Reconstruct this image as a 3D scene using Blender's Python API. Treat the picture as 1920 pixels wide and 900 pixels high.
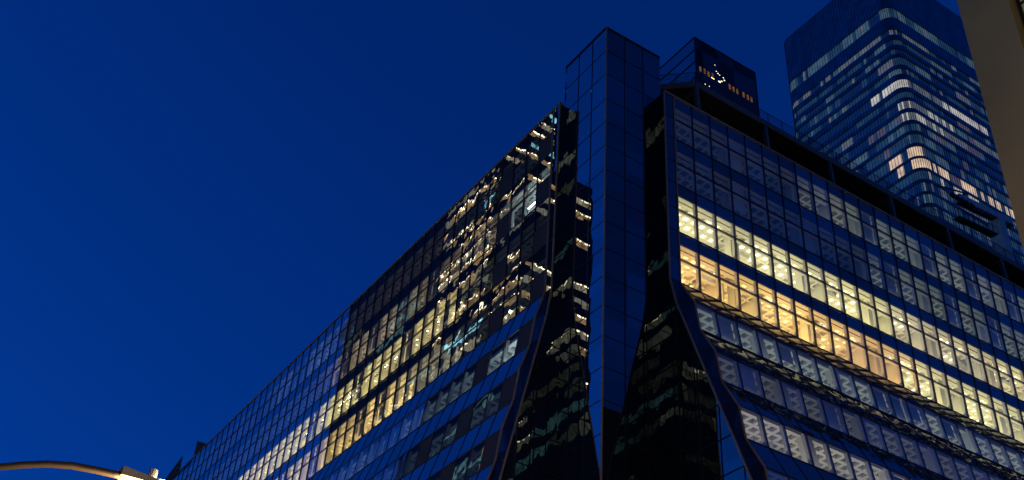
import bpy, math, random
from mathutils import Matrix, Vector
random.seed(7)
for o in list(bpy.data.objects): bpy.data.objects.remove(o)
SC = bpy.context.scene
COL = SC.collection

# ------------------------------------------------------------------ camera
FPX = 2161.78
ROT = ((0.83054628, -0.37709463, -0.40986892), (-0.5539083, -0.48246602, -0.67853676), (0.05812475, 0.79058597, -0.6095862))
cd = bpy.data.cameras.new('camera'); cam = bpy.data.objects.new('camera', cd); COL.objects.link(cam)
cd.sensor_width = 36; cd.lens = FPX / 1920 * 36; cd.clip_start = .1; cd.clip_end = 6000
cam.matrix_world = Matrix(ROT).to_4x4()
SC.camera = cam
RM = Matrix(ROT); RT = RM.transposed()
def ray(px, py): return (RM @ Vector((px - 960, -(py - 450), -FPX))).normalized()
def onX(px, py, x): d = ray(px, py); return d * (x / d.x)
def onY(px, py, y): d = ray(px, py); return d * (y / d.y)
def onZ(px, py, z): d = ray(px, py); return d * (z / d.z)
def proj(p):
    c = RT @ Vector(p)
    return (960 + FPX * c.x / -c.z, 450 - FPX * c.y / -c.z) if c.z < -.01 else None

# ------------------------------------------------------------------ sky and exposure
wd = bpy.data.worlds.new('World'); SC.world = wd; wd.use_nodes = True
nt = wd.node_tree; bg = nt.nodes['Background']
sky = nt.nodes.new('ShaderNodeTexSky'); sky.sky_type = 'NISHITA'; sky.sun_disc = False
sky.sun_elevation = math.radians(5.0); sky.sun_rotation = math.radians(-50)
sky.altitude = 0; sky.air_density = 1.0; sky.dust_density = 0.4; sky.ozone_density = 5.0
tint = nt.nodes.new('ShaderNodeMixRGB'); tint.blend_type = 'MULTIPLY'; tint.inputs[0].default_value = 1
tint.inputs[2].default_value = (0.02, 0.345, 1, 1)
nt.links.new(sky.outputs[0], tint.inputs[1]); nt.links.new(tint.outputs[0], bg.inputs[0])
bg.inputs[1].default_value = 0.15
SC.view_settings.view_transform = 'Standard'; SC.view_settings.look = 'None'
SC.view_settings.exposure = 0.0; SC.view_settings.gamma = 1
SC.render.engine = 'CYCLES'
cy = SC.cycles
cy.use_denoising = True; cy.max_bounces = 9; cy.glossy_bounces = 5; cy.diffuse_bounces = 2; cy.transparent_max_bounces = 10
cy.transmission_bounces = 2; cy.caustics_reflective = False; cy.caustics_refractive = False; cy.sample_clamp_indirect = 6

# ------------------------------------------------------------------ measures of the place
S = 63.4                      # height of the roof edge above the eye, metres
GZ = -1.7
XL, YL, YS = .567 * S, .8487 * S, .861 * S          # left block: facade plane, corner, first bay
YR, XR, XS = .7553 * S, .6544 * S, .669 * S         # right block
XT, YT, XT1, YT1, ZT = .581 * S, .774 * S, .665 * S, .859 * S, 1.081 * S
TB = .028 * S                                        # bay of the corner tower
BAY = .0287 * S
P = .0694 * S; Z0 = .7225 * S; PL = .0725 * S
NR, NL = 30, 45

# ------------------------------------------------------------------ materials
def nodes(name):
    m = bpy.data.materials.new(name); m.use_nodes = True
    n = m.node_tree.nodes; n.clear()
    out = n.new('ShaderNodeOutputMaterial')
    return m, n, m.node_tree.links, out
def noise(n, l, scale, detail=3, vec='Object', stretch=None):
    tc = n.new('ShaderNodeTexCoord'); t = n.new('ShaderNodeTexNoise')
    t.inputs['Scale'].default_value = scale; t.inputs['Detail'].default_value = detail
    if stretch:
        mp = n.new('ShaderNodeMapping'); mp.inputs['Scale'].default_value = stretch
        l.new(tc.outputs[vec], mp.inputs[0]); l.new(mp.outputs[0], t.inputs['Vector'])
    else: l.new(tc.outputs[vec], t.inputs['Vector'])
    return t
def solid(name, col, rough=.6, metal=0, var=.15, scale=1.5, spec=.4, bump=0, stretch=None):
    m, n, l, out = nodes(name)
    b = n.new('ShaderNodeBsdfPrincipled'); l.new(b.outputs[0], out.inputs[0])
    t = noise(n, l, scale, 4, stretch=stretch); r = n.new('ShaderNodeValToRGB')
    r.color_ramp.elements[0].position = .3; r.color_ramp.elements[1].position = .7
    r.color_ramp.elements[0].color = (*[c * (1 - var) for c in col], 1); r.color_ramp.elements[1].color = (*[min(1, c * (1 + var)) for c in col], 1)
    l.new(t.outputs[0], r.inputs[0]); l.new(r.outputs[0], b.inputs['Base Color'])
    b.inputs['Roughness'].default_value = rough; b.inputs['Metallic'].default_value = metal; b.inputs['Specular IOR Level'].default_value = spec
    if bump:
        t2 = noise(n, l, scale * 8, 4); bp = n.new('ShaderNodeBump'); bp.inputs['Strength'].default_value = bump; bp.inputs['Distance'].default_value = .02
        l.new(t2.outputs[0], bp.inputs['Height']); l.new(bp.outputs[0], b.inputs['Normal'])
    return m
def emit(name, col, s, var=0, scale=3):
    m, n, l, out = nodes(name)
    e = n.new('ShaderNodeEmission'); e.inputs[0].default_value = (*col, 1); e.inputs[1].default_value = s
    if var:
        t = noise(n, l, scale, 2); mr = n.new('ShaderNodeMapRange')
        mr.inputs[1].default_value = .3; mr.inputs[2].default_value = .7; mr.inputs[3].default_value = s * (1 - var); mr.inputs[4].default_value = s * (1 + var)
        l.new(t.outputs[0], mr.inputs[0]); l.new(mr.outputs[0], e.inputs[1])
    l.new(e.outputs[0], out.inputs[0]); m.cycles.emission_sampling = 'NONE'
    return m
def mirror_glass(name, f0, f1, wob=.02, wscale=.7, back=None, tint_=(.8, .92, .95), gcol=(.92, .96, 1), stretch=(1, 1, 1), pane=1.2, detail=1.5):
    """coated facade glass: reflection rises from f0 (square on) to f1 (grazing); back = opaque colour behind it, None = see-through"""
    m, n, l, out = nodes(name)
    t = noise(n, l, wscale, detail, stretch=stretch)
    t.noise_dimensions = '4D'                           # every pane ripples in its own way
    tc = n.new('ShaderNodeTexCoord'); sn = n.new('ShaderNodeVectorMath'); sn.operation = 'SUBTRACT'; sn.inputs[1].default_value = (XS - .3, YS - .3, Z0)
    dv = n.new('ShaderNodeVectorMath'); dv.operation = 'DIVIDE'; dv.inputs[1].default_value = (BAY, BAY, P * .5)
    sn.inputs[1].default_value = (XS % BAY, YS % BAY, Z0 % (P * .5))
    fl = n.new('ShaderNodeVectorMath'); fl.operation = 'FLOOR'; wn = n.new('ShaderNodeTexWhiteNoise'); wn.noise_dimensions = '3D'
    ml_ = n.new('ShaderNodeMath'); ml_.operation = 'MULTIPLY'; ml_.inputs[1].default_value = pane
    l.new(tc.outputs['Object'], sn.inputs[0]); l.new(sn.outputs[0], dv.inputs[0]); l.new(dv.outputs[0], fl.inputs[0]); l.new(fl.outputs[0], wn.inputs['Vector'])
    l.new(wn.outputs['Value'], ml_.inputs[0]); l.new(ml_.outputs[0], t.inputs['W'])
    bp = n.new('ShaderNodeBump'); bp.inputs['Strength'].default_value = 1; bp.inputs['Distance'].default_value = wob
    l.new(t.outputs[0], bp.inputs['Height'])
    g = n.new('ShaderNodeBsdfGlossy'); g.inputs['Roughness'].default_value = 0; g.inputs['Color'].default_value = (*gcol, 1)
    l.new(bp.outputs[0], g.inputs['Normal'])
    if back is None:
        b = n.new('ShaderNodeBsdfTransparent'); b.inputs[0].default_value = (*tint_, 1)
    else:
        b = n.new('ShaderNodeBsdfDiffuse'); b.inputs[0].default_value = (*back, 1)
    lw = n.new('ShaderNodeLayerWeight'); lw.inputs[0].default_value = .5
    mr = n.new('ShaderNodeMapRange'); mr.inputs[3].default_value = f0; mr.inputs[4].default_value = f1
    l.new(lw.outputs['Facing'], mr.inputs[0])
    va = n.new('ShaderNodeMapRange'); va.inputs[3].default_value = -.05; va.inputs[4].default_value = .05; l.new(wn.outputs['Value'], va.inputs[0])
    ad_ = n.new('ShaderNodeMath'); ad_.operation = 'ADD'; ad_.use_clamp = True; l.new(mr.outputs[0], ad_.inputs[0]); l.new(va.outputs[0], ad_.inputs[1])
    mx = n.new('ShaderNodeMixShader'); l.new(ad_.outputs[0], mx.inputs[0]); l.new(b.outputs[0], mx.inputs[1]); l.new(g.outputs[0], mx.inputs[2])
    l.new(mx.outputs[0], out.inputs[0])
    return m
def lit_glass(name, col, s, refl=.35, var=.3, scale=.5):
    """window of a far tower: a lit room behind reflecting glass"""
    m, n, l, out = nodes(name)
    e = n.new('ShaderNodeEmission'); e.inputs[0].default_value = (*col, 1)
    t = noise(n, l, scale, 3); mr = n.new('ShaderNodeMapRange')
    mr.inputs[1].default_value = .3; mr.inputs[2].default_value = .7; mr.inputs[3].default_value = s * (1 - var); mr.inputs[4].default_value = s * (1 + var)
    l.new(t.outputs[0], mr.inputs[0]); l.new(mr.outputs[0], e.inputs[1])
    g = n.new('ShaderNodeBsdfGlossy'); g.inputs['Roughness'].default_value = .02; g.inputs[0].default_value = (.85, .92, 1, 1)
    mx = n.new('ShaderNodeMixShader'); mx.inputs[0].default_value = refl
    l.new(e.outputs[0], mx.inputs[1]); l.new(g.outputs[0], mx.inputs[2]); l.new(mx.outputs[0], out.inputs[0])
    m.cycles.emission_sampling = 'NONE'
    return m

M = {}
M['glass_r'] = mirror_glass('vision_glass', .03, .29, .006, .5)  # right facade copy, reflection lowered to carry that side's darker look
M['glass_l'] = mirror_glass('rippled_vision_glass', .10, .74, .0095, .45, detail=2)
M['glass_low'] = mirror_glass('lower_vision_glass', .05, .42, .012, .6)
M['strip_r'] = mirror_glass('sloped_spandrel_glass', .06, .42, .022, .5, back=(.02, .024, .024))
M['facet'] = mirror_glass('corner_facet_glass', .02, .2, .012, .5, back=(.008, .011, .012))
M['strip_l'] = mirror_glass('smooth_spandrel_glass', .15, .75, .006, .5, back=(.02, .024, .024))
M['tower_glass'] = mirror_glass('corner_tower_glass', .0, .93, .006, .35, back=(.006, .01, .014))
M['tower_glass_r'] = mirror_glass('corner_tower_dim_side_glass', .02, .36, .006, .35, back=(.004, .007, .01))  # same tower glass, reflection cut to darken the right-facing side
M['return_glass'] = mirror_glass('dark_return_glass', .1, .75, .016, .4, back=(.006, .008, .008), gcol=(.75, .85, .85))
M['pent_glass'] = mirror_glass('penthouse_glass', .1, .75, .01, .5, back=(.004, .008, .014))
M['mullion'] = solid('dark_anodised_mullion', (.012, .012, .014), .45, .3)
M['bronze'] = solid('bronze_edge_trim', (.32, .23, .13), .5, .4)
M['brown'] = solid('brown_opaque_panel', (.045, .032, .028), .7, scale=40, stretch=(1, 1, .2))
M['pale'] = solid('pale_painted_metal', (.5, .48, .44), .5, var=.05)
M['coffer'] = solid('shade_toned_coffer', (.2, .195, .19), .85)  # shade inside the coffer recesses put into the colour
M['ceil'] = solid('white_concrete', (.66, .64, .6), .8, var=.08, bump=.1)
M['wall'] = solid('office_plaster', (.6, .58, .54), .8, var=.05)
M['carpet'] = solid('office_carpet', (.2, .19, .18), .9)
M['shade'] = solid('roller_shade_cloth', (.55, .54, .52), .85, var=.06)
M['black'] = solid('black_metal', (.015, .015, .015), .5)
M['duct'] = solid('galvanised_duct', (.4, .4, .4), .45, .4)
M['backpan'] = solid('spandrel_back_pan', (.012, .016, .024), .7)
M['deck'] = solid('terrace_soffit', (.03, .03, .032), .8)
M['steel'] = solid('weathered_steel', (.09, .085, .075), .6, .2)
M['rail'] = solid('painted_rail', (.03, .03, .035), .5, .3)
M['roof'] = solid('roof_membrane', (.12, .12, .12), .9)
M['stone'] = solid('beige_stone', (.33, .262, .115), .85, var=.12, scale=.25, bump=.25)
M['leaf'] = solid('office_plant_leaf', (.04, .08, .03), .7)
M['panel_w'] = emit('warm_ceiling_luminaire', (1, .62, .2), 3.2)
M['panel_y'] = emit('neutral_ceiling_luminaire', (1, .82, .42), 3.2)
M['spot'] = emit('track_head_lamp', (1, .9, .68), 22)
M['tube'] = emit('cool_tube_lamp', (.8, .95, 1), 9)

# ------------------------------------------------------------------ mesh building
class MB:
    def __init__(s): s.v = []; s.f = []; s.mi = []; s.mats = []
    def m(s, mat):
        if mat not in s.mats: s.mats.append(mat)
        return s.mats.index(mat)
    def poly(s, pts, mat):
        i = len(s.v); s.v += [tuple(p) for p in pts]; s.f.append(tuple(range(i, i + len(pts)))); s.mi.append(s.m(mat))
    def hexa(s, p, mat):
        i = len(s.v); s.v += [tuple(q) for q in p]; k = s.m(mat)
        for f in ((0, 3, 2, 1), (4, 5, 6, 7), (0, 1, 5, 4), (1, 2, 6, 5), (2, 3, 7, 6), (3, 0, 4, 7)):
            s.f.append(tuple(i + a for a in f)); s.mi.append(k)
    def box(s, a, b, mat):
        x0, x1 = sorted((a[0], b[0])); y0, y1 = sorted((a[1], b[1])); z0, z1 = sorted((a[2], b[2]))
        s.hexa([(x0, y0, z0), (x1, y0, z0), (x1, y1, z0), (x0, y1, z0), (x0, y0, z1), (x1, y0, z1), (x1, y1, z1), (x0, y1, z1)], mat)
    def bar(s, a, b, w, h, mat, up=(0, 0, 1)):
        a = Vector(a); b = Vector(b); d = (b - a).normalized(); up = Vector(up)
        if abs(d.dot(up)) > .98: up = Vector((0, 1, 0))
        sx = d.cross(up).normalized() * (w / 2); sy = sx.cross(d).normalized() * (h / 2)
        s.hexa([a - sx - sy, a + sx - sy, a + sx + sy, a - sx + sy, b - sx - sy, b + sx - sy, b + sx + sy, b - sx + sy], mat)
    def tube(s, pts, r, mat, n=10, r1=None):
        pts = [Vector(p) for p in pts]; rings = []; k = s.m(mat); i0 = len(s.v)
        for j, p in enumerate(pts):
            d = (pts[min(j + 1, len(pts) - 1)] - pts[max(j - 1, 0)]).normalized()
            u = d.orthogonal().normalized() if j == 0 else (u0 - d * u0.dot(d)).normalized()
            u0 = u; w = d.cross(u); rr = r if r1 is None else r + (r1 - r) * j / (len(pts) - 1)
            for q in range(n):
                a = 2 * math.pi * q / n; s.v.append(tuple(p + (u * math.cos(a) + w * math.sin(a)) * rr))
        for j in range(len(pts) - 1):
            for q in range(n):
                a = i0 + j * n + q; b = i0 + j * n + (q + 1) % n
                s.f.append((a, b, b + n, a + n)); s.mi.append(k)
        s.f.append(tuple(range(i0 + n - 1, i0 - 1, -1))); s.mi.append(k)
        e = i0 + (len(pts) - 1) * n; s.f.append(tuple(range(e, e + n))); s.mi.append(k)
    def build(s, name, parent=None, smooth=False, **props):
        me = bpy.data.meshes.new(name); me.from_pydata(s.v, [], s.f)
        for m in s.mats: me.materials.append(m)
        me.polygons.foreach_set('material_index', s.mi)
        if smooth: me.polygons.foreach_set('use_smooth', [True] * len(s.f))
        me.update(); o = bpy.data.objects.new(name, me); COL.objects.link(o)
        if parent:
            o.parent = parent
            o.matrix_parent_inverse = Matrix.Translation(-world_loc(parent))
        for k, v in props.items(): o[k] = v
        return o
def world_loc(o):
    l = Vector(o.location)
    while o.parent:
        l = l + o.matrix_parent_inverse.translation; o = o.parent; l = l + Vector(o.location)
    return l
def thing(name, label, cat, loc=(0, 0, 0), group=None):
    o = bpy.data.objects.new(name, None); COL.objects.link(o); o.location = loc; o.empty_display_size = .3
    o['label'] = label; o['category'] = cat
    if group: o['group'] = group
    return o
def tag(o, label, cat, group=None):
    o['label'] = label; o['category'] = cat
    if group: o['group'] = group
    return o

# ------------------------------------------------------------------ ground and streets
gm = MB(); gm.poly([(-900, -900, GZ - .15), (1500, -900, GZ - .15), (1500, 1500, GZ - .15), (-900, 1500, GZ - .15)], solid('city_ground', (.1, .1, .1), .9))
gm.build('ground', kind='structure')
asph = solid('asphalt', (.05, .05, .052), .85, scale=3, bump=.4)
rm = MB()
rm.poly([(4, -300, GZ - .146), (25, -300, GZ - .146), (25, 500, GZ - .146), (4, 500, GZ - .146)], asph)
rm.poly([(25, 20, GZ - .146), (400, 20, GZ - .146), (400, 34, GZ - .146), (25, 34, GZ - .146)], asph)
rm.build('road', kind='structure')
pv = solid('pavement_concrete', (.3, .29, .28), .85, bump=.2)
pm = MB()
for a, b in (((-12, -300), (4, 500)), ((25, 34), (400, 39)), ((25, 34.02), (31, 500)), ((25, 15), (400, 20)), ((25, -300), (29, 20))):
    pm.box((a[0] + .01, a[1] + .01, GZ - .3), (b[0] - .01, b[1] - .01, GZ), pv)
pm.build('pavement', kind='structure')
paint = solid('road_paint', (.75, .74, .7), .7)
mk = MB()
for i in range(60): mk.poly([(14.4, -100 + i * 6, GZ - .142), (14.6, -100 + i * 6, GZ - .142), (14.6, -97 + i * 6, GZ - .142), (14.4, -97 + i * 6, GZ - .142)], paint)
mk.build('road_markings', kind='structure')

# ------------------------------------------------------------------ main office building
B = thing('office_building', 'dark glass office block with lit floors and a flared pleated base on the corner', 'office building', (XT, YT, GZ))
def F(side, s, out, z):
    return (XS + s, YR - out, z) if side == 'R' else (XL - out, YS + s, z)
def wbox(mb, side, s0, s1, o0, o1, z0, z1, mat): mb.box(F(side, s0, o0, z0), F(side, s1, o1, z1), mat)
NB = {'R': NR, 'L': NL}
RS = random.Random(3)
LOW = {'R': (.0205 * S, .006 * S), 'L': (.0112 * S, .0046 * S)}     # outward steps of a sloped strip and of a window band
KLOW = 6
def prof(side, k):                                      # k = 1.. lower floors: (z_top, out_top), (z_mid, out_mid), (z_bot, out_bot)
    a, b = LOW[side]; base = (k - 1) * (a + b); zt = Z0 - (k - 1) * PL
    return (zt, base), (zt - .036 * S, base + a), (zt - PL, base + a + b)
# what each bay shows: (light, strength) per side, floor
ROOMS = {}
WARM, YEL, COOL, BLU = (1, .56, .13), (1, .78, .36), (.8, .95, 1), (.5, .75, 1)
def seg(side, k, s0, s1, col, dens, panel=None, spots=False, coffer=True):
    if dens < 1.5 or s1 - s0 < 5: ROOMS.setdefault((side, k), []).append((s0, s1, col, dens, panel, spots, coffer)); return
    a = s0
    while a < s1:                                       # neighbouring rooms are not equally bright
        b = min(s1, a + RS.randint(2, 5)); b = s1 if s1 - b < 2 else b
        v = RS.uniform(.75, 1.2); c = (col[0], col[1] * RS.uniform(.94, 1.06), col[2] * RS.uniform(.85, 1.2))
        ROOMS.setdefault((side, k), []).append((a, b, c, dens * v, panel if RS.random() < .94 else None, spots, coffer)); a = b
seg('R', 0, 0, 13, WARM, 32, 'panel_w', True); seg('R', 0, 13, NR, YEL, 22, 'panel_y', True)
seg('R', 1, 0, NR, YEL, 20, 'panel_y', True)
seg('R', 2, 0, 12, BLU, .12); seg('R', 2, 12, NR, (.92, 1, .68), 1.4)
seg('R', 3, 0, 8, BLU, .16); seg('R', 3, 8, NR, (.94, 1, .7), 1.8)
seg('R', -1, 0, NR, (.95, 1, .68), 2.3); seg('R', -2, 0, NR, (1, .92, .5), .6); seg('R', -3, 0, NR, (1, .87, .52), 3.0); seg('R', -4, 0, NR, BLU, .3)
seg('L', 0, 0, 8, BLU, .2); seg('L', 0, 8, 12, (1, .85, .6), 6); seg('L', 0, 12, 22, (1, .62, .2), 30, 'panel_w', True); seg('L', 0, 22, NL, (1, .72, .3), 26)
seg('L', 1, 0, 8, BLU, .2); seg('L', 1, 8, NL, (1, .78, .32), 42, 'panel_y', True)
seg('L', 2, 0, 1, BLU, .2); seg('L', 2, 1, 3, COOL, 8); seg('L', 2, 3, 5, BLU, .2); seg('L', 2, 5, 12, (1, .72, .42), 4); seg('L', 2, 12, 20, (1, .75, .5), 7); seg('L', 2, 20, NL, BLU, .8)
seg('L', 3, 0, 10, BLU, .2); seg('L', 3, 10, 20, (1, .8, .6), .5); seg('L', 3, 20, 28, BLU, 2.2); seg('L', 3, 28, NL, BLU, .5)
seg('L', -1, 0, 1, BLU, .2); seg('L', -1, 1, 3, COOL, 12); seg('L', -1, 3, NL, BLU, 1.3)
seg('L', -2, 0, NL, BLU, .5); seg('L', -3, 0, NL, BLU, .3); seg('L', -4, 0, NL, BLU, .3)
DEPTH = 6.5
frame_cache = []
win_jobs = []                                           # (screen area, builder)
def scr_area(pts):
    q = [proj(p) for p in pts]
    if any(a is None for a in q): return 0
    cx = sum(a[0] for a in q) / 4; cyy = sum(a[1] for a in q) / 4
    if not (-40 < cx < 1960 and -40 < cyy < 940): return 0
    return abs(sum(q[i][0] * q[(i + 1) % 4][1] - q[(i + 1) % 4][0] * q[i][1] for i in range(4))) / 2
def area_light(name, a, b, z, col, dens):
    ld = bpy.data.lights.new(name, 'AREA'); ld.shape = 'RECTANGLE'
    ld.size = abs(b[0] - a[0]); ld.size_y = abs(b[1] - a[1]); ld.energy = dens * ld.size * ld.size_y; ld.color = col
    o = bpy.data.objects.new(name, ld); COL.objects.link(o); o.location = ((a[0] + b[0]) / 2, (a[1] + b[1]) / 2, z); o.rotation_euler = (math.pi, 0, 0)
    return o
def adopt(o, parent):
    o.parent = parent; o.matrix_parent_inverse = Matrix.Translation(-world_loc(parent))
SHADE = {'R': {2: (3, 7, 12, 16, 19), 3: (3, 11, 15, 18, 21), 1: (), 0: ()}, 'L': {2: (6, 9, 12, 15, 18), 3: (24, 25, 30), 0: (13, 15, 20, 24, 27, 30), 1: (11, 16, 21)}}
for side in 'RL':
    nb = NB[side]; gl = M['glass_r'] if side == 'R' else M['glass_l']
    fm = MB()                                           # mullions and transoms of the upright floors
    hw = .03
    for b in range(nb + 1):
        wbox(fm, side, b * BAY - hw, b * BAY + hw, -.1, .05, Z0, S, M['mullion'])
    for k in range(4):
        z = Z0 + k * P
        for zz in (z, z + .465 * P): wbox(fm, side, .03, nb * BAY, -.08, .035, zz - .04, zz + .04, M['mullion'])
    wbox(fm, side, -.9, nb * BAY, -.3, .07, S - .02, S + .12, M['bronze'])
    fm.build('curtain_wall_frame', B)
    for k in range(-4, 4):
        if k >= 0: zf, zt, zc, of, ot = Z0 + k * P, Z0 + (k + 1) * P, Z0 + (k + 1) * P - .3, 0, 0
        else:
            p0, p1, p2 = prof(side, -k); zf, zt, of, ot = p2[0], p1[0], p2[1], p1[1]; zc = p1[0] + .9
        # the room behind: slab with coffers, back wall, partitions, added fill lights
        cm = MB(); wbox(cm, side, -.6, nb * BAY, -DEPTH, (-.16 if k >= 0 else ot - 1.3), zc, zc + .28, M['ceil' if k in (0, 1) else 'coffer'])
        rooms = ROOMS[(side, k)]
        near = (-1.1 if k >= 0 else ot - 1.3)
        pitch = BAY * .437; rw, rd_ = (.09, .3) if k in (0, 1) else (.14, .24) if k < 0 else (.11, .16)
        for d in range(6):
            wbox(cm, side, 0, nb * BAY, near - d * pitch - rw, near - d * pitch + rw, zc - rd_, zc, M['ceil'])
        for j in range(int(nb * BAY / pitch) + 1):
            wbox(cm, side, j * pitch - rw, j * pitch + rw, near - 5.2 * pitch, near, zc - rd_ + .004, zc, M['ceil'])
        cm.build('coffered_ceiling', B)
        im = MB()
        wbox(im, side, -.6, nb * BAY, -DEPTH - .2, -DEPTH, zf - .3, zc + .28, M['wall'])
        wbox(im, side, -.6, nb * BAY, -DEPTH, of - .15, zf - .25, zf - .05, M['carpet'])
        inn = -.2 if k >= 0 else ot - 1.4
        wbox(im, side, -.62, -.1, -DEPTH, inn, zf, zc, M['wall'])
        for r in rooms: wbox(im, side, r[1] * BAY - .06, r[1] * BAY + .06, -DEPTH, inn - 1.4, zf, zc, M['wall'])
        im.build('room_shell', B)
        if k >= 0:
            bm = MB()
            wbox(bm, side, .03, nb * BAY, -.2, -.12, z_ := zf + .785 * P, zt, M['backpan'])
            wbox(bm, side, .03, nb * BAY, -.95, -.2, z_ - .02, z_ + .06, M['pale'])
            wbox(bm, side, .03, nb * BAY, -.99, -.95, z_ - .02, zc, M['pale'])
            wbox(bm, side, .03, nb * BAY, -.62, -.56, z_ - .05, z_ - .02, M['black'])
            wbox(bm, side, .03, nb * BAY, -.3, -.1, zf + .465 * P - .07, zf + .465 * P + .07, M['pale'])
            bm.build('perimeter_soffit', B)
        for (s0, s1, col, dens, panel, spots, coffer) in rooms:
            a = F(side, s0 * BAY + .2, of - .22, 0); b = F(side, s1 * BAY - .2, of - 4.2, 0)
            adopt(area_light('room_fill', a, b, zf + .5, col, dens * (.55 if panel else 1)), B)  # no fixture here: hidden upward fill added to light the ceiling
            a = F(side, s0 * BAY + .3, ot - 3.7, 0); b = F(side, s1 * BAY - .3, ot - 3.9, 0)
            o_ = area_light('column_fill', a, b, zc - .4, col, dens * (3 if panel else 4.5)); o_.rotation_euler = (0, 0, 0); adopt(o_, B)  # downward light added out of sight to brighten the columns
            if panel:
                lm = MB()
                for j in range(int(s0 * BAY / pitch) + 1, int(s1 * BAY / pitch) - 1 + (s1 == nb)):
                    for d in range(5):
                        if random.random() < .72:
                            o_ = near - (d + .5) * pitch
                            wbox(lm, side, (j + .5) * pitch - .27, (j + .5) * pitch + .27, o_ - .27, o_ + .27, zc - .06, zc - .02, M[panel])
                lm.build('ceiling_luminaire', B, kind='stuff')
        if k in (1, 0) :
            dm = MB()
            for b in range(nb):
                if RS.random() < (.45 if k else .15):
                    o_ = -1.5 - RS.random() * 1.2; w_ = RS.uniform(.25, .5); s_ = b * BAY + RS.uniform(-.3, .5)
                    wbox(dm, side, s_, s_ + RS.uniform(.9, 2.2), o_ - w_, o_, zc - .72, zc - .36, M['pale'] if RS.random() < .6 else M['duct'])
                    if RS.random() < .5: wbox(dm, side, s_ + .3, s_ + .3 + w_ * .8, o_ - 2.4, o_ - w_, zc - .68, zc - .38, M['duct'])
            dm.build('ventilation_duct', B, kind='stuff')
        # columns
        for b in range(3, nb, 4) if side == 'R' else range(9, nb, 4):
            c = MB(); lean = 1.0 if k < 0 else 0
            s = (b + .62) * BAY
            c.hexa([F(side, s - .32 + lean, of - 2.05, zf), F(side, s + .32 + lean, of - 2.05, zf), F(side, s + .32 + lean, of - 1.35, zf), F(side, s - .32 + lean, of - 1.35, zf),
                    F(side, s - .32, of - 2.05, zc), F(side, s + .32, of - 2.05, zc), F(side, s + .32, of - 1.35, zc), F(side, s - .32, of - 1.35, zc)], M['ceil'])
            if b < 24: c.build('column', B)
        for b in SHADE[side].get(k, ()):
            c = MB(); wbox(c, side, b * BAY + .1, b * BAY + BAY - .1, -.46, -.43, zf + random.choice((0, .3, .9)), zf + .8 * P - .1, M['shade']); c.build('roller_shade', B)
        if k < 0:
            for b in range(min(nb, 24)):
                if RS.random() < .16:                   # blinds drawn in a few of the sloped windows
                    c = MB(); a_, e_ = b * BAY + .12, b * BAY + BAY - .14; f_ = RS.choice((.0, .0, .45)); ob = of + (ot - of) * f_ - .4; zb_ = zf + (zt - zf) * f_
                    c.hexa([F(side, a_, ob - .02, zb_), F(side, e_, ob - .02, zb_), F(side, e_, ob, zb_), F(side, a_, ob, zb_), F(side, a_, ot - .42, zt), F(side, e_, ot - .42, zt), F(side, e_, ot - .4, zt), F(side, a_, ot - .4, zt)], M['shade'])
                    c.build('roller_shade', B)
        # glazing, one window per bay
        for b in range(nb):
            s0, s1 = b * BAY + hw, b * BAY + BAY - hw
            zj = zf + .785 * P - .022 if k >= 0 else zt
            jamb = [F(side, s, o2 + o_, z) for z, o2 in ((zf, of), (zj, ot)) for s, o_ in ((s0 + .04, -.34), (s0 - .1, -.34), (s0 - .1, -.1), (s0 + .04, -.1))]
            if k >= 0:
                q = [[F(side, s0, 0, zf + .04), F(side, s1, 0, zf + .04), F(side, s1, 0, zf + .465 * P - .04), F(side, s0, 0, zf + .465 * P - .04)],
                     [F(side, s0, 0, zf + .465 * P + .04), F(side, s1, 0, zf + .465 * P + .04), F(side, s1, 0, zt - .04), F(side, s0, 0, zt - .04)]]
                if side == 'L' and b in (0, 3):
                    pb = MB(); wbox(pb, side, s0, s1, -.1, .012, zf + .04, zf + .465 * P - .04, M['brown']); pb.build('opaque_panel', B); q = q[1:]
                mat = gl
                full = [F(side, s0, 0, zf), F(side, s1, 0, zf), F(side, s1, 0, zt), F(side, s0, 0, zt)]
            else:
                q = [[F(side, s0, of, zf), F(side, s1, of, zf), F(side, s1, ot, zt), F(side, s0, ot, zt)]]
                full = q[0]; mat = M['glass_low'] if side == 'R' else gl
                if side == 'L' and b in (0, 3) or (side == 'L' and k < -1 and b in (6,)):
                    pb = MB(); pb.hexa([F(side, s0, of - .1, zf), F(side, s1, of - .1, zf), F(side, s1, of + .012, zf), F(side, s0, of + .012, zf), F(side, s0, ot - .1, zt), F(side, s1, ot - .1, zt), F(side, s1, ot + .012, zt), F(side, s0, ot + .012, zt)], M['brown'])
                    pb.build('opaque_panel', B); q = []
            if q: win_jobs.append((scr_area(full), q, mat, jamb))
    # sloped strips of the flared base
    for k in range(1, KLOW + 1):
        p0, p1, p2 = prof(side, k); t = MB(); L_ = nb * BAY
        t.poly([F(side, 0, p1[1], p1[0]), F(side, L_, p1[1], p1[0]), F(side, L_, p0[1], p0[0]), F(side, 0, p0[1], p0[0])], M['strip_r'] if side == 'R' else M['strip_l'])
        t.build('spandrel_band', B)
        if k > 4:
            t = MB(); t.poly([F(side, 0, p2[1], p2[0]), F(side, L_, p2[1], p2[0]), F(side, L_, p1[1], p1[0]), F(side, 0, p1[1], p1[0])], M['tower_glass']); t.build('window_band', B)
    ml = MB()
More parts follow.
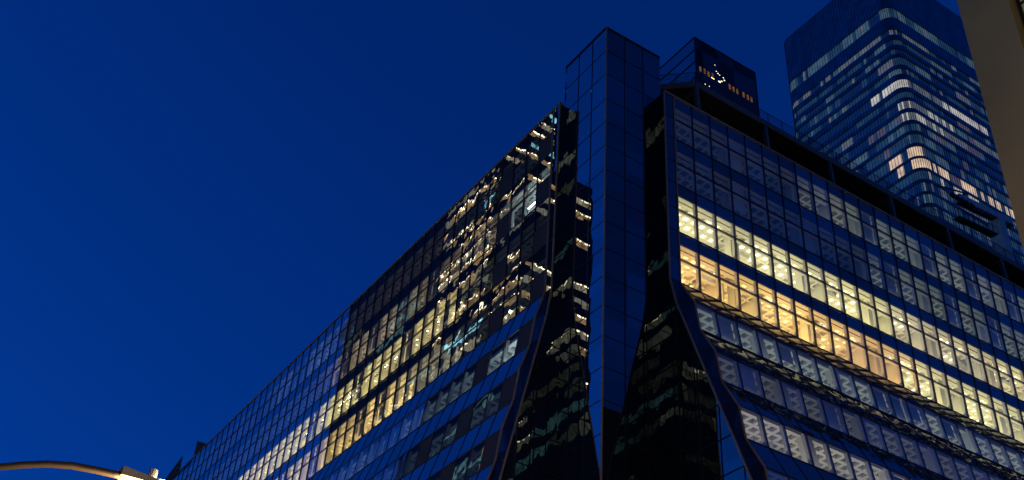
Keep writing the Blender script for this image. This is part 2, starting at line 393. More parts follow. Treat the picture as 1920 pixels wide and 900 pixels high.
    for k in range(1, KLOW + 1):
        p0, p1, p2 = prof(side, k)
        for (za, oa), (zb, ob) in ((p0, p1), (p1, p2)):
            for b in range(nb + 1): ml.bar(F(side, b * BAY, oa, za), F(side, b * BAY, ob, zb), .055, .07, M['mullion'], up=(1, 0, 0) if side == 'R' else (0, 1, 0))
        for (zz, oo) in (p1, p2): ml.bar(F(side, 0, oo, zz), F(side, nb * BAY, oo, zz), .08, .08, M['mullion'])
    ml.build('curtain_wall_frame', B)
# the 100 largest windows are parts of their own, the rest one mass
win_jobs.sort(key=lambda w: -w[0])
rest = MB()
restj = MB()
for i, (ar, q, mat, jamb) in enumerate(win_jobs):
    if i < 100:
        w = MB()
        for p in q: w.poly(p, mat)
        W0 = w.build('window', B)
        w = MB(); w.hexa(jamb, M['pale']); w.build('jamb', W0)
    else:
        for p in q: rest.poly(p, mat)
        restj.hexa(jamb, M['pale'])
RW = rest.build('window', B, kind='stuff'); restj.build('jamb', RW, kind='stuff')

# corner strips, returns, base of the two blocks
def gold(side, z):                                      # outward run of the straight return edge
    if side == 'R': return max(0, (.71 * S - z) * .381)
    return max(0, (.7087 * S - z) * .2135)
zl = [S, Z0 + 3 * P, Z0 + 2 * P, Z0 + P, Z0]
for side in 'RL':
    w = (XS - XR) if side == 'R' else (YS - YL)
    st = MB(); tr = MB()
    lv = [(z, 0) for z in zl]
    for k in range(1, KLOW + 1): p0, p1, p2 = prof(side, k); lv += [(p1[0], p1[1]), (p2[0], p2[1])]
    for (za, oa), (zb, ob) in zip(lv, lv[1:]):
        ga, gb = gold(side, za), gold(side, zb)
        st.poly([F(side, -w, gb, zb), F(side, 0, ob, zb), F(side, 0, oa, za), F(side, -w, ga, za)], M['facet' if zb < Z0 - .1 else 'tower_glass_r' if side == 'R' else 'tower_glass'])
        tr.bar(F(side, -w, ga, za), F(side, -w, gb, zb), .1, .1, M['bronze'])
        tr.bar(F(side, 0, oa, za), F(side, 0, ob, zb), .09, .16, M['bronze'])
        st.bar(F(side, -w, gb, zb), F(side, 0, ob, zb), .05, .05, M['mullion'])
        if za > Z0: zm = za - .535 * P; st.bar(F(side, -w, 0, zm), F(side, 0, 0, zm), .05, .05, M['mullion'])
    st.build('corner_strip', B); tr.build('edge_trim', B)
    rt = MB(); rj = MB()
    for (za, oa), (zb, ob) in zip(lv, lv[1:]):
        ga, gb = gold(side, za), gold(side, zb)
        if side == 'R':
            rt.poly([(XR, YR - gb, zb), (XR, YT + .2, zb), (XR, YT + .2, za), (XR, YR - ga, za)], M['return_glass'])
            rj.bar((XR - .01, YR - gb, zb), (XR - .01, YT, zb), .06, .06, M['mullion'])
        else:
            rt.poly([(XL - gb, YL, zb), (XT + .2, YL, zb), (XT + .2, YL, za), (XL - ga, YL, za)], M['return_glass'])
            rj.bar((XL - gb, YL - .01, zb), (XT, YL - .01, zb), .06, .06, M['mullion'])
    for j in range(6):                                  # upright joints, each from where the flared edge meets it
        d = 1.25 - j * 1.75 if side == 'R' else .95 - j * 1.75
        ztop = S if d > 0 else (.71 * S + d / .381 if side == 'R' else .7087 * S + d / .2135)
        if ztop > 19:
            if side == 'R': rj.bar((XR - .01, YR + d, ztop), (XR - .01, YR + d, 18), .06, .06, M['mullion'])
            else: rj.bar((XL + d, YL - .01, ztop), (XL + d, YL - .01, 18), .06, .06, M['mullion'])
    rt.build('return_wall', B); rj.build('return_joint', B)
zb = prof('R', KLOW)[2]; zbl = prof('L', KLOW)[2]
bs = MB()
bs.box((XR + .02, YR - zb[1] + .02, GZ), (XS + NR * BAY, YR + 40, zb[0] - .05), M['tower_glass'])
bs.box((XL - zbl[1] + .02, YL + .02, GZ), (XL + 40, YS + NL * BAY, zbl[0] - .05), M['tower_glass'])
bs.build('base_storeys', B)
core = MB()
core.box((XR + .05, YR + DEPTH + .3, 15), (XS + NR * BAY, YR + 40, S - .2), M['roof'])
core.box((XL + DEPTH + .3, YT1, 15), (XL + 40, YS + NL * BAY, S - .2), M['roof'])
core.box((XR + .05, YR + .2, S - .28), (XS + NR * BAY, YR + DEPTH + .25, S - .05), M['roof'])
core.box((XL + .2, YL + .05, S - .28), (XL + DEPTH + .25, YS + NL * BAY, S - .05), M['roof'])
core.build('roof', B)
e1 = MB(); e1.box((XL + .01, YS + NL * BAY, 15), (XL + 40, YS + NL * BAY + .3, S), M['tower_glass']); e1.box((XS + NR * BAY, YR + .01, 15), (XS + NR * BAY + .3, YR + 40, S), M['tower_glass']); e1.build('end_wall', B)

# corner tower
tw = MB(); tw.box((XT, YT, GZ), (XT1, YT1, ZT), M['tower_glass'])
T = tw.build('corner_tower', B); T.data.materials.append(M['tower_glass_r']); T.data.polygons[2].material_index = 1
tj = MB(); j_ = .035
zk = .7033 * S
zs = [zk + i * .0365 * S for i in range(-19, 8)] + [1.0005 * S, 1.0407 * S]
for z in zs:
    if z < 16: continue
    tj.bar((XT - .005, YT, z), (XT - .005, YT1, z), .04, .04, M['mullion']); tj.bar((XT, YT - .005, z), (XT1, YT - .005, z), .04, .04, M['mullion'])
for i in range(1, 3):
    tj.bar((XT - .005, YT + i * TB, GZ + 1), (XT - .005, YT + i * TB, ZT), .06, .05, M['mullion']); tj.bar((XT + i * TB, YT - .005, GZ + 1), (XT + i * TB, YT - .005, ZT), .06, .05, M['mullion'])
tj.build('tower_joint', T)
tt = MB(); tt.bar((XT, YT, GZ), (XT, YT, ZT), .09, .09, M['bronze'])
tt.bar((XT - .02, YT, ZT), (XT - .02, YT1, ZT), .1, .12, M['mullion']); tt.bar((XT, YT - .02, ZT), (XT1, YT - .02, ZT), .1, .12, M['mullion'])
tt.build('edge_trim', T)

# track lights in the bright floors (nearest bays, a fixture each)
def track_light(side, k, b):
    zc = Z0 + (k + 1) * P - .3; s = (b + .5) * BAY; o_ = -1.75; h = zc - .42
    t = MB()
    t.bar(F(side, s - .5, o_, h), F(side, s + .5, o_, h), .04, .04, M['black'])
    t.bar(F(side, s, o_, h), F(side, s, o_, zc - .3), .025, .025, M['black'])
    for dx in (-.34, 0, .34):
        t.tube([F(side, s + dx, o_, h - .02), F(side, s + dx * 1.15, o_ + .1, h - .16)], .06, M['black'], 8)
    for dx in (-.2, .16): wbox(t, side, s + dx - .06, s + dx + .06, o_ - .04, o_ + .04, h + .07, h + .14, M['spot'])
    t.build('track_light', B)
for b in range(22):
    if b % 4 != 3: track_light('R', 0, b); track_light('R', 1, b)
for b in range(8, 34):
    if b % 4 != 1: track_light('L', 1, b)
for k, (b0, b1) in ((-1, (1, 3)), (2, (1, 3))):         # the two cool lit bays near the left corner
    for b in range(b0, b1):
        t = MB(); z = Z0 + k * P + (1.35 if k < 0 else 2.9) if k >= 0 else prof('L', 1)[1][0] - .1
        o_ = -1.5
        t.bar(F('L', (b + .2) * BAY, o_, z), F('L', (b + .9) * BAY, o_, z), .12, .06, M['tube']); t.build('tube_light', B)

# roof screen at the far end of the left block
A_, D_, C_, E_ = onX(370, 826.6, XL), onX(343.5, 853, XL), onX(360.4, 866, XL), onX(335, 893, XL)
B_ = onZ(393.5, 834, S + .3)
rs = MB(); rs.poly([C_, A_, D_, E_], M['tower_glass']); rs.poly([C_, B_, A_], M['backpan']); rs.poly([A_, B_, B_ + Vector((0, 25, 0)), D_], M['backpan'])
rs.build('roof_screen', B)

# terrace deck above the right roof edge, with struts and rail
ZD = 67.35; YD = YR + 1.0; XD = 45.72
XE = XS + NR * BAY
Dk = MB()
ch = [(XD, YD), (XE, YD), (XE, YD + 12), (XD - 6, YD + 12), (XD - 6, YD + 5.8)]
def prism(mb, pts, z0, z1, mat):
    n = len(pts); mb.poly([(x, y, z0) for x, y in reversed(pts)], mat); mb.poly([(x, y, z1) for x, y in pts], mat)
    for i in range(n): a, b = pts[i], pts[(i + 1) % n]; mb.poly([(*a, z0), (*b, z0), (*b, z1), (*a, z1)], mat)
prism(Dk, ch, ZD, ZD + .3, M['deck'])
DK = Dk.build('terrace_deck', B)
fa = MB(); fa.bar((XD, YD - .06, ZD + .17), (XE, YD - .06, ZD + .17), .1, .62, M['steel']); fa.bar((XD - .05, YD, ZD + .17), (XD - 6, YD + 5.8, ZD + .17), .1, .62, M['steel']); fa.build('fascia', DK)
for i in range(12):
    x = XD + .1 + i * 2 * BAY * 2.05
    if x > XE: break
    t = MB(); t.bar((x, YR + .9, S + .1), (x, YD + .1, ZD + .1), .3, .34, M['steel']); t.bar((x, YD + .15, ZD - .2), (x, YD + 10, ZD - .2), .25, .4, M['steel']); t.build('strut', DK)
wl = MB(); wl.box((XD + 1, YR + 5.5, S), (XE, YR + 5.8, ZD), M['backpan']); wl.build('plant_room_wall', B)
rl = MB()
for i in range(6):
    z = ZD + .62 + i * .19; w = .05 if i == 5 else .022
    rl.bar((XD, YD, z), (XE, YD, z), w, w, M['rail']); rl.bar((XD, YD, z), (XD - 6, YD + 5.8, z), w, w, M['rail'])
n = int((XE - XD) / 1.6)
for i in range(n + 1): rl.bar((XD + i * 1.6, YD, ZD + .4), (XD + i * 1.6, YD, ZD + 1.6), .05, .05, M['rail'])
for i in range(6): rl.bar((XD - i * 1.1, YD + i * 1.063, ZD + .4), (XD - i * 1.1, YD + i * 1.063, ZD + 1.6), .05, .05, M['rail'])
rl.build('railing', DK)

# penthouse on the terrace
PY = 52.0; pa = onY(1302, 70, PY); pb_ = onY(1415, 135, PY); pl = onX(1237, 128, pa.x)
PZ = pa.z
ph = MB(); ph.box((pa.x, PY, ZD + .3), (pb_.x, pl.y + 1.5, PZ), M['pent_glass'])
PH = ph.build('penthouse', B); PH.data.materials.append(mirror_glass('penthouse_dim_side_glass', .0, .16, .01, .5, back=(.003, .006, .009))); PH.data.polygons[2].material_index = 1  # second copy of the glass darkens the right face for its dim reflection
pj = MB()
for i, dz in enumerate((0, 1.55, 3.0, 4.9, 6.8)):
    pj.bar((pa.x - .01, PY, PZ - dz), (pa.x - .01, pl.y + 1.5, PZ - dz), .08, .1, M['mullion'])
    if i == 0: pj.bar((pa.x, PY - .01, PZ - dz), (pb_.x, PY - .01, PZ - dz), .08, .1, M['mullion'])
pj.bar((pa.x, PY, ZD), (pa.x, PY, PZ), .1, .1, M['mullion']); pj.bar((pb_.x, PY, ZD), (pb_.x, PY, PZ), .1, .1, M['mullion'])
pj.build('penthouse_joint', PH)
ow = emit('amber_window_reflection', (1, .42, .12), .14, .6, 2)  # amber glow panels stand for lit windows reflected in the glass
for cx, cyy in ((1313, 130), (1321, 134), (1328.5, 139), (1336, 142), (1368, 163), (1375, 167.5), (1382, 171.5), (1394, 178), (1402, 183), (1409, 187)):
    c = onY(cx, cyy, PY); t = MB(); t.box((c.x - .105, PY - .03, c.z - .3), (c.x + .105, PY - .012, c.z + .3), ow); t.build('mirrored_window', PH)
for cx, cyy, r in ((1335, 146, .09), (1338, 148, .07), (1349, 153.5, .13), (1353, 152.5, .08), (1343, 134, .05), (1346, 138, .06), (1349, 141, .05), (1356, 146, .06), (1358, 151, .07), (1340, 122, .04), (1322, 158, .05), (1330, 162, .04)):
    c = onY(cx, cyy, PY); t = MB(); t.box((c.x - r, PY - .02, c.z - r * .5), (c.x + r, PY - .011, c.z + r * .5), M['panel_y']); t.build('mirrored_light_spot', PH)  # small glowing plates paint reflected bright spots on the glass

# ------------------------------------------------------------------ window-cleaning crane on the roof
def crane():
    y = 54.0; g = onY(1886, 476, y); k = thing('roof_crane', 'grey window cleaning crane with boom and cradle on the terrace roof', 'crane', (g.x, y, ZD + .3))
    gm_ = solid('crane_grey_paint', (.45, .45, .44), .6); 
    top = onY(1880, 424, y); a = onY(1794, 372, y); b = onY(1893, 420, y)
    t = MB(); t.box((g.x - .9, y - .7, ZD + .3), (g.x + .2, y + .7, top.z), gm_); t.box((g.x + .4, y - .5, ZD + .3), (g.x + .55, y - .3, top.z + .4), gm_); t.build('mast', k)
    t = MB(); t.box((g.x - 1.4, y - 1, ZD + .3), (g.x + .8, y + 1, ZD + 1.1), M['steel']); t.build('turntable', k)
    t = MB(); t.bar(a, b, .9, .85, gm_); t.bar(a + Vector((0, 0, -.6)), b + Vector((0, 0, -.6)), .2, .15, M['black'])
    L = b - a
    for i in range(14):
        p = a + L * (i / 13); q = a + L * ((i + .5) / 13); t.bar(p + Vector((0, -.5, -.45)), q + Vector((0, -.5, -.95)), .06, .06, M['black']); t.bar(q + Vector((0, -.5, -.95)), a + L * ((i + 1) / 13) + Vector((0, -.5, -.45)), .06, .06, M['black'])
    t.build('boom', k)
    h1 = onY(1752, 346, y); h2 = onY(1812, 363, y)
    t = MB(); t.bar(h1, h2, .12, .16, M['steel']); t.bar(h2, a, .25, .3, M['black']); t.build('jib', k)
    t = MB()
    for i in range(5):
        p = onY(1776 + i * 9, 368 + i * 5, y); t.tube([p + Vector((-.2, -.6, -.1)), p + Vector((.25, -.6, -.35))], .25, M['black'], 8)
    t.build('winch', k)
    c0 = onY(1793, 408, y - 1); c1 = onY(1866, 442, y - 1)
    t = MB(); t.bar(c0, c1, .8, .12, M['black']); t.bar(c0 + Vector((0, -.4, .9)), c1 + Vector((0, -.4, .9)), .06, .06, M['steel'])
    for i in range(9):
        p = c0 + (c1 - c0) * (i / 8) + Vector((0, -.4, 0)); t.bar(p, p + Vector((0, 0, .9)), .05, .05, M['black'])
    t.build('cradle', k)
    t = MB(); 
    for i in (0, .5, 1): p = c0 + (c1 - c0) * i; t.bar(p, p + Vector((0, 0, 2.2)), .04, .04, M['black'])
    t.build('hoist_cable', k)
crane()

# ------------------------------------------------------------------ tall tower behind, rounded corners
sk = ray(1667, 22); sk = sk * (240 / math.hypot(sk.x, sk.y)); KX, KY = sk.x, sk.y
ky1 = onX(1463, 92, KX).y; kx1 = onY(1860, 85, KY).x
ROOFK = onX(1470, 76, KX).z
K = thing('skyscraper', 'tall blue glass tower with rounded corners and scattered lit office floors behind the roof', 'skyscraper', (KX, KY, GZ))
RC = 3.4
def outline():                                          # from far end of the left face round the corner to the far end of the right face
    pts = []; 
    def arc(cx, cy_, a0, a1, n):
        for i in range(n + 1): a = math.radians(a0 + (a1 - a0) * i / n); pts.append((cx + RC * math.cos(a), cy_ + RC * math.sin(a)))
    arc(KX + RC, ky1 - RC, 90, 180, 6)
    n = 34
    for i in range(1, n): pts.append((KX, ky1 - RC + (KY + RC - ky1 + RC) * i / n))
    arc(KX + RC, KY + RC, 180, 270, 9)
    n = 44
    for i in range(1, n): pts.append((KX + RC + (kx1 - 2 * RC - KX) * i / n, KY))
    arc(kx1 - RC, KY + RC, 270, 360, 6)
    return pts
OL = outline()
def inset(pts, d):
    out = []
    for i, (x, y) in enumerate(pts):
        a = pts[max(0, i - 1)]; b = pts[min(len(pts) - 1, i + 1)]; tx, ty = b[0] - a[0], b[1] - a[1]; l_ = math.hypot(tx, ty)
        out.append((x - ty / l_ * d, y + tx / l_ * d))
    return out
M['k_span'] = mirror_glass('tower_spandrel_glass', .1, .42, .01, .3, back=(.01, .014, .03))
M['k_mull'] = solid('tower_mullion', (.01, .012, .02), .5)
def kz(py): return onX(1640, py, KX).z                  # height on the left face at image column 1640
rows = [(1640 - 1640 + v) for v in ()]
IN = inset(OL, .25)
shell = MB()
rowz = []                                               # (bottom, top) of the window bands, measured at the rounded corner
zt0 = onY(1690, 26, KY + 2).z
def corner_z(py): d = ray(1662 + py * .235, py); return d.z * (math.hypot(KX + 2.6, KY + 2.6) / math.hypot(d.x, d.y))
for a, b in ((24, 42), (64.5, 74), (83, 93), (100.5, 110), (116, 130), (137, 147), (157, 172), (180, 191), (197, 211), (218, 233), (239, 253), (259, 276), (282, 300), (304, 322), (327, 343), (349, 366), (371, 388), (394, 412), (417, 436)):
    rowz.append((corner_z(b), corner_z(a)))
n_ = len(OL)
def band(mb, pts, z0, z1, mat):
    for i in range(len(pts) - 1): mb.poly([(*pts[i], z0), (*pts[i + 1], z0), (*pts[i + 1], z1), (*pts[i], z1)], mat)
def ledge(mb, z, mat):
    for i in range(n_ - 1): mb.poly([(*OL[i], z), (*OL[i + 1], z), (*IN[i + 1], z), (*IN[i], z)], mat)
prev = ROOFK
for (a, b) in rowz:
    band(shell, OL, b, prev, M['k_span']); ledge(shell, b, M['k_mull']); ledge(shell, a, M['k_mull']); prev = a
band(shell, OL, GZ, prev, M['k_span'])
cl = [(x, y, ROOFK) for x, y in OL] + [(OL[-1][0], OL[-1][1] + 40, ROOFK), (OL[0][0] + 40, OL[0][1], ROOFK)]
shell.poly(cl, M['k_span']); shell.build('spandrel_glass', K)
kf = MB()
for i in range(n_):
    x, y = OL[i]; kf.box((x - .05, y - .05, rowz[-1][0]), (x + .05, y + .05, ROOFK), M['k_mull'])
kf.build('mullion', K, kind='stuff')
LG = {'off': lit_glass('faint_glow_room', (.06, .2, .4), .06), 'teal': lit_glass('dim_teal_room', (.16, .45, .6), .1), 'teal2': lit_glass('teal_room', (.3, .58, .66), .2),  # even the unlit panes emit a faint blue glow
      'grey': lit_glass('shaded_room', (.55, .62, .6), .24), 'mauve': lit_glass('shaded_warm_room', (.6, .5, .5), .16), 'white': lit_glass('bright_room', (.95, .92, .82), .7), 'amber': lit_glass('amber_lit_room', (1, .72, .46), 1.0)}
NLF = 6 + 34                                            # index where the near rounded corner starts
wj = []
for r, (a, b) in enumerate(rowz):
    mode = {0: ('teal2', .6), 1: ('grey', .6), 2: ('teal', .3), 3: ('teal2', .3), 4: ('grey', .18), 5: ('teal', .3), 6: ('white', .35), 7: ('teal', .3), 8: ('grey', .45), 9: ('grey', .5), 10: ('teal2', .4), 11: ('teal', .5), 12: ('teal', .3), 13: ('teal', .3), 14: ('teal', .4)}.get(r, ('teal', .4))
    run = 0; cur = 'off'
    for i in range(n_ - 1):
        if run <= 0:
            run = random.randint(2, 6); cur = mode[0] if random.random() < mode[1] else random.choice(('off', 'off', 'off', 'teal', 'teal', 'teal2', 'mauve' if r > 6 else 'teal'))
        run -= 1; c = cur
        if random.random() < .14: c = random.choice(('off', 'teal', 'grey', 'teal2'))
        co = i - NLF
        if r == 6: c = 'white' if -4 <= co <= 5 else ('grey' if 5 < co < 22 and random.random() < .8 else ('off' if co < -8 else c))
        if r in (8, 9) and 0 <= co <= 24: c = 'grey' if random.random() < .8 else 'white'
        if r == 12: c = 'amber' if (0 <= co <= 6 or co in (-3, -4, -5, -6)) else c
        if r == 13: c = 'amber' if (1 <= co <= 16 and random.random() < .9) or co in (-3, -4) or (co > 20 and random.random() < .7) else c
        if r == 14: c = 'white' if (4 < co < 30 and random.random() < .45) else c
        if r == 15: c = 'grey' if (6 < co < 40 and random.random() < .5) else c
        q = [(*IN[i], a), (*IN[i + 1], a), (*IN[i + 1], b), (*IN[i], b)]
        wj.append((scr_area(q) * (3 if c in ('amber', 'white', 'grey') else 1), q, LG[c], c, i))
wj.sort(key=lambda w: -w[0])
kr = MB()
for i, (ar, q, mat, c, idx) in enumerate(wj):
    if i < 100: w = MB(); w.poly(q, mat); w.build('window', K)
    else: kr.poly(q, mat)
kr.build('window', K, kind='stuff')

# ------------------------------------------------------------------ beige stone building at the right
BX, BY, BH = 28.6, 16.0, 42.0
G = thing('stone_building', 'plain beige stone building with a recessed window column at the right edge', 'building', (BX, BY, GZ))
w1 = onX(1891, 0, BX).y
st = MB(); st.box((BX, w1, GZ), (BX + 25, BY, BH), M['stone']); st.box((BX + .55, w1 - 2.6, GZ), (BX + 25, w1 - .001, BH), M['stone']); st.box((BX, w1 - 40, GZ), (BX + 25, w1 - 2.6, BH), M['stone'])
st.build('wall', G)
wg = lit_glass('curtained_room', (.6, .5, .26), .13, .2, .5, 1.2)
for i in range(8):
    z = 6.2 + i * 4.2
    t = MB(); t.poly([(BX + .5, w1 - 2.45, z), (BX + .5, w1 - .15, z), (BX + .5, w1 - .15, z + 2.6), (BX + .5, w1 - 2.45, z + 2.6)], wg)
    W_ = t.build('window', G)
    f = MB()
    for zz in (z, z + .9, z + 1.75, z + 2.6): f.bar((BX + .46, w1 - 2.5, zz), (BX + .46, w1 - .1, zz), .07, .07, M['black'])
    for yy in (w1 - 2.5, w1 - 1.3, w1 - .1): f.bar((BX + .46, yy, z), (BX + .46, yy, z + 2.6), .07, .07, M['black'])
    f.build('frame', W_)
    t = MB(); t.box((BX + .3, w1 - 2.58, z - 1.5), (BX + .5, w1 - .02, z - .1), M['stone']); t.box((BX + .27, w1 - 2.3, z - 1.3), (BX + .31, w1 - .3, z - .3), M['stone']); t.build('spandrel_panel', G)

# ------------------------------------------------------------------ city seen in the glass
def city_block(name, label, x0, y0, x1, y1, h, fh, lit, base=(.02, .022, .024), wins=('rw', 'ry', 'rt'), faces='E', ww=1.5, rowmode=False):
    t = thing(name, label, 'building', (x0, y0, GZ))
    mat = solid(name + '_cladding', base, .35)
    b = MB(); b.box((x0, y0, GZ), (x1, y1, h), mat); b.build('wall', t)
    w = MB(); z = 3
    while z < h - 5:
        rm_ = random.random()
        for f in faces:
            L0, L1 = (y0, y1) if f in 'EW' else (x0, x1)
            s = L0 + .6; on = False; run = 0; m_ = 'rw'
            while s < L1 - ww:
                if run <= 0:
                    run = random.randint(2, 9); on = random.random() < (lit * (2.2 if rowmode and rm_ < .5 else .45) if rowmode else lit); m_ = random.choice(wins)
                run -= 1
                if on:
                    a0, a1, zz0, zz1 = s + .07, s + ww - .07, z + .9 + random.choice((0, 0, .6)), z + fh - .9
                    if f == 'E': q = [(x1 + .03, a0, zz0), (x1 + .03, a1, zz0), (x1 + .03, a1, zz1), (x1 + .03, a0, zz1)]
                    elif f == 'W': q = [(x0 - .03, a0, zz0), (x0 - .03, a1, zz0), (x0 - .03, a1, zz1), (x0 - .03, a0, zz1)]
                    elif f == 'N': q = [(a0, y1 + .03, zz0), (a1, y1 + .03, zz0), (a1, y1 + .03, zz1), (a0, y1 + .03, zz1)]
                    else: q = [(a0, y0 - .03, zz0), (a1, y0 - .03, zz0), (a1, y0 - .03, zz1), (a0, y0 - .03, zz1)]
                    w.poly(q, M[m_])
                    if m_ in ('rw', 'ry') and random.random() < .8:
                        hgt = .4; cut = random.uniform(.5, 1.33); e_ = {'E': (.02, 0), 'W': (-.02, 0), 'N': (0, .02), 'S': (0, -.02)}[f]
                        w.poly([(p[0] + e_[0] + (0 if f in 'EW' or i_ in (0, 3) else a0 + cut - p[0]), p[1] + e_[1] + (0 if f in 'NS' or i_ in (0, 3) else a0 + cut - p[1]), zz1 - hgt if p[2] == zz0 else zz1 - .08) for i_, p in enumerate(q)], M['rb'])
                s += ww
        z += fh
    w.build('window', t, kind='stuff')
    return t
M['rc'] = emit('city_window_cyan', (.35, .85, 1), 1.1, .9, .9); M['rb'] = emit('city_office_luminaire', (1, .84, .52), 4.5, .95, 1.1); M['rw'] = emit('city_window_white', (1, .85, .58), .34, .6, .8); M['ry'] = emit('city_window_amber', (1, .64, .3), .42, .6, .8); M['rt'] = emit('city_window_teal', (.3, .7, .75), .26, .6, .8); M['rd'] = emit('city_window_dim', (.6, .66, .5), .12, .5, .8); M['rg'] = emit('city_window_grey', (.8, .75, .6), .3, .5, .8)
xr = -16.0
y0_, ym_, y1_, yz_ = 142, 153, 1.97 * (2 * XL - xr), 2.51 * (2 * XL - xr)
city_block('office_tower', 'tower across the avenue whose lit floors are mirrored in the left facade', xr - 14, ym_, xr, y1_, 195, 3.4, .9, (.012, .016, .022), ('rw', 'ry', 'ry', 'rg', 'rw', 'ry', 'rc'), 'ES', 1.5, False)
city_block('office_wing', 'lower stepped wing mirrored in the corner tower glass', xr - 14, y0_, xr - .5, ym_ - .05, 149, 3.4, .55, (.012, .016, .022), ('rw', 'ry', 'ry', 'rg'), 'ES', 1.6, True)
city_block('office_slab', 'dark slab mirrored in the middle of the left facade', xr - 14, y1_ + .05, xr - .5, yz_, 200, 3.3, .22, (.01, .014, .022), ('rt', 'rd', 'rw'), 'E', 1.6, True)
city_block('apartment_tower', 'dark tower behind the viewer mirrored in the recessed corner', -80, -110, -26, -26, 210, 4.0, .38, (.014, .018, .016), ('rd', 'rt', 'rg', 'rd', 'rw'), 'EN', 1.7, True)
city_block('shop_block', 'low shop block across the avenue mirrored in the flared base', -40, 10, -13, 100, 26, 4.2, .5, (.03, .03, .028), ('rw', 'ry', 'rt', 'rg'), 'E', 1.8)
city_block('shop_row', 'low block along the side street mirrored in the flared base', 56, -10, 130, 15, 22, 4.2, .5, (.03, .03, .028), ('rw', 'ry', 'rg'), 'N', 1.8)

city_block('office_block', 'mid height block along the side street mirrored at the foot of the corner tower', 62, -12, 84, 11, 62, 4.2, .45, (.03, .026, .024), ('rw', 'rg', 'rd'), 'NW', 1.7, True)

# ------------------------------------------------------------------ plants inside the sill of the first flared floor
def sill_plants(b0, b1, label):
    p2 = prof('R', 1)[2]; t = thing('sill_plants', label, 'plant', F('R', b0 * BAY, p2[1] - .6, p2[0] - .05))
    lf = MB()
    for i in range(int((b1 - b0) * 90)):
        s = random.uniform(b0, b1) * BAY; hh = .5 + .35 * math.sin(s * 2.1) + .25 * math.sin(s * 5.3); z = p2[0] + random.uniform(-.02, max(.25, hh)); o_ = p2[1] - .25 - .35 * random.random()
        c = Vector(F('R', s, o_, z)); u = Vector([random.uniform(-1, 1) for _ in range(3)]).normalized() * .16; v = u.orthogonal().normalized() * .06
        lf.poly([c - u, c + v, c + u, c - v], M['leaf'])
    lf.build('foliage', t)
    pt = MB(); wbox(pt, 'R', b0 * BAY, b1 * BAY, p2[1] - .7, p2[1] - .3, p2[0] - .04, p2[0] + .12, M['black']); pt.build('planter', t)
sill_plants(5.2, 10.2, 'row of leafy plants on the sill of the first sloped window row')

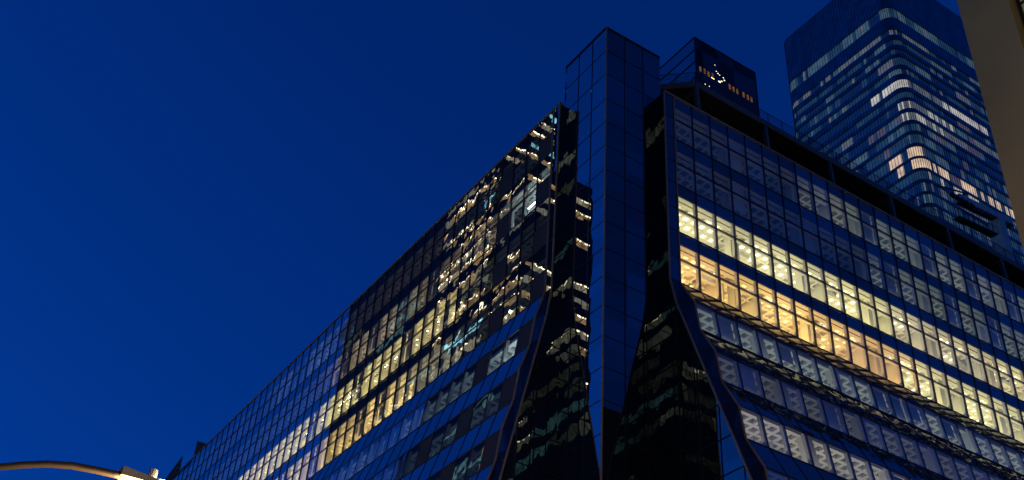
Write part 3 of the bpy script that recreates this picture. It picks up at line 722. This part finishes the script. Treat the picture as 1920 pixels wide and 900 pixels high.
# ------------------------------------------------------------------ street lamp, lower left
def street_lamp(px_pts, dist, label, group=None):
    pts = [ray(*p) * d for p, d in zip(px_pts, dist)]
    return pts
hp = ray(262, 896) * 14.0
hz = hp.z
def on_h(px, py, z): return onZ(px, py, z)
pole = ray(-330, 1000); 
def lamp(label, head, armdir, length, lit, group='street lamps', path=None, col=(1, .62, .28)):
    """head = centre of the lamp head; armdir = unit vector from head back to the pole"""
    ad = Vector(armdir); basep = head + ad * (length + .5) if not path else path[0].copy()
    L = thing('street_lamp', label, 'street lamp', (basep.x, basep.y, GZ), group)
    gal = solid('lamp_bronze_paint', (.05, .036, .026), .55, .2)
    t = MB(); t.tube([(basep.x, basep.y, GZ), (basep.x, basep.y, head.z - .6 if not path else path[0].z + .05)], .11, gal, 14, .075); t.tube([(basep.x, basep.y, GZ), (basep.x, basep.y, GZ + .5)], .2, gal, 14, .16); t.build('pole', L, smooth=True)
    t = MB(); arc = []
    for i in range(15):
        u = i / 14; p = basep + (head + ad * .38 - basep) * u
        p.z = head.z - .6 + (.9 * math.sin(min(1, u * 1.45) * math.pi / 2) if u < .69 else .9 - .27 * ((u - .69) / .31) ** 1.3)
        arc.append(p)
    if path: arc = path; basep = Vector((path[0].x, path[0].y, 0))
    t.tube(arc, .06 if not path else .031, gal, 12, .042)
    for u in (5,): t.tube([arc[u] - ad * .02, arc[u] + ad * .03], .066, M['pale'], 12)
    t.build('arm', L, smooth=True)
    hd = MB(); sx = ad * .38; sy = Vector((0, 0, 1)).cross(ad).normalized() * .15
    c = head
    lo = [c + sx - sy * .5, c + sx + sy * .5, c - sx * .3 + sy, c - sx * .3 - sy]; up = [p + Vector((0, 0, .1)) for p in lo]; up[2].z -= .05; up[3].z -= .05
    hd.hexa(lo + up, solid('lamp_head_grey', (.3, .28, .25), .5)); HD = hd.build('lamp_head', L)
    ph_ = MB(); pc = c + ad * .02 + Vector((0, 0, .08)); ph_.tube([pc, pc + Vector((0, 0, .12))], .05, M['pale'], 12); ph_.build('photocell', HD)
    ln = MB(); lc = c - Vector((0, 0, .035)) - ad * .08; k_ = emit('lamp_lens', (1, .74, .4), 25)
    ringv = []
    for i in range(9):                                  # glowing lens drawn out past the nose, its shape standing for the glare
        t_ = math.pi * (.04 + .92 * i / 8); a_ = -.2 + .3 * math.cos(t_); r_ = math.sin(t_)
        ringv.append([c + ad * a_ + sy * (.95 * r_ * math.cos(q)) + Vector((0, 0, .03 - .02 * i / 8 + .1 * r_ * math.sin(q))) for q in [math.pi * 2 * j / 16 for j in range(16)]])
    for r0, r1 in zip(ringv, ringv[1:]):
        for q in range(16): ln.poly([r0[q], r0[(q + 1) % 16], r1[(q + 1) % 16], r1[q]], k_)
    ln.poly(ringv[-1], k_); ln.poly(ringv[0][::-1], k_)
    ln.build('lens', HD)
    ld = bpy.data.lights.new('lamp_light', 'POINT'); ld.energy = lit; ld.color = col; ld.shadow_soft_size = .12
    lo_ = bpy.data.objects.new('lamp_light', ld); COL.objects.link(lo_); lo_.location = lc - Vector((0, 0, .3)); adopt(lo_, L)
    return L
pth = [ray(px, py) * d for px, py, d in ((-420, 1040, 12.7), (-415, 990, 12.72), (-385, 945, 12.75), (-330, 920, 12.8), (-240, 902, 12.9), (-120, 888, 13.05), (-50, 880, 13.15), (0, 875.5, 13.2), (45, 871.5, 13.27), (90, 870, 13.33), (135, 873, 13.39), (180, 881.5, 13.45), (212, 888.5, 13.48), (236, 894, 13.52))]
head = ray(283, 914) * 13.6
side_dir = (pth[-1] - head); side_dir.z = 0; side_dir.normalize()
lamp('bronze street lamp with curved arm glowing at the lower left', head, side_dir, 2.6, 380, path=pth)
lamp('street lamp across the crossing, on the pavement behind the viewer', Vector((14, -4, 7.6)), (1, -.3, 0), 2.0, 4300, col=(1, .72, .32))
lamp('street lamp by the kerb under the flared corner', Vector((22, 30, 7.0)), (1, 0, 0), 2.0, 5000)

lamp('added unseen street lamp further up the avenue, lighting the flared base from below', Vector((22, 78, 7.0)), (1, 0, 0), 2.0, 3500)  # from here on, unseen lamps added for more light from below
lamp('added unseen street lamp on the side street, lighting the sloped windows from below', Vector((52, 33, 7.0)), (0, 1, 0), 2.0, 3500)
lamp('farthest added street lamp along the side street, unseen, for light from below', Vector((84, 33, 7.0)), (0, 1, 0), 2.0, 3500)
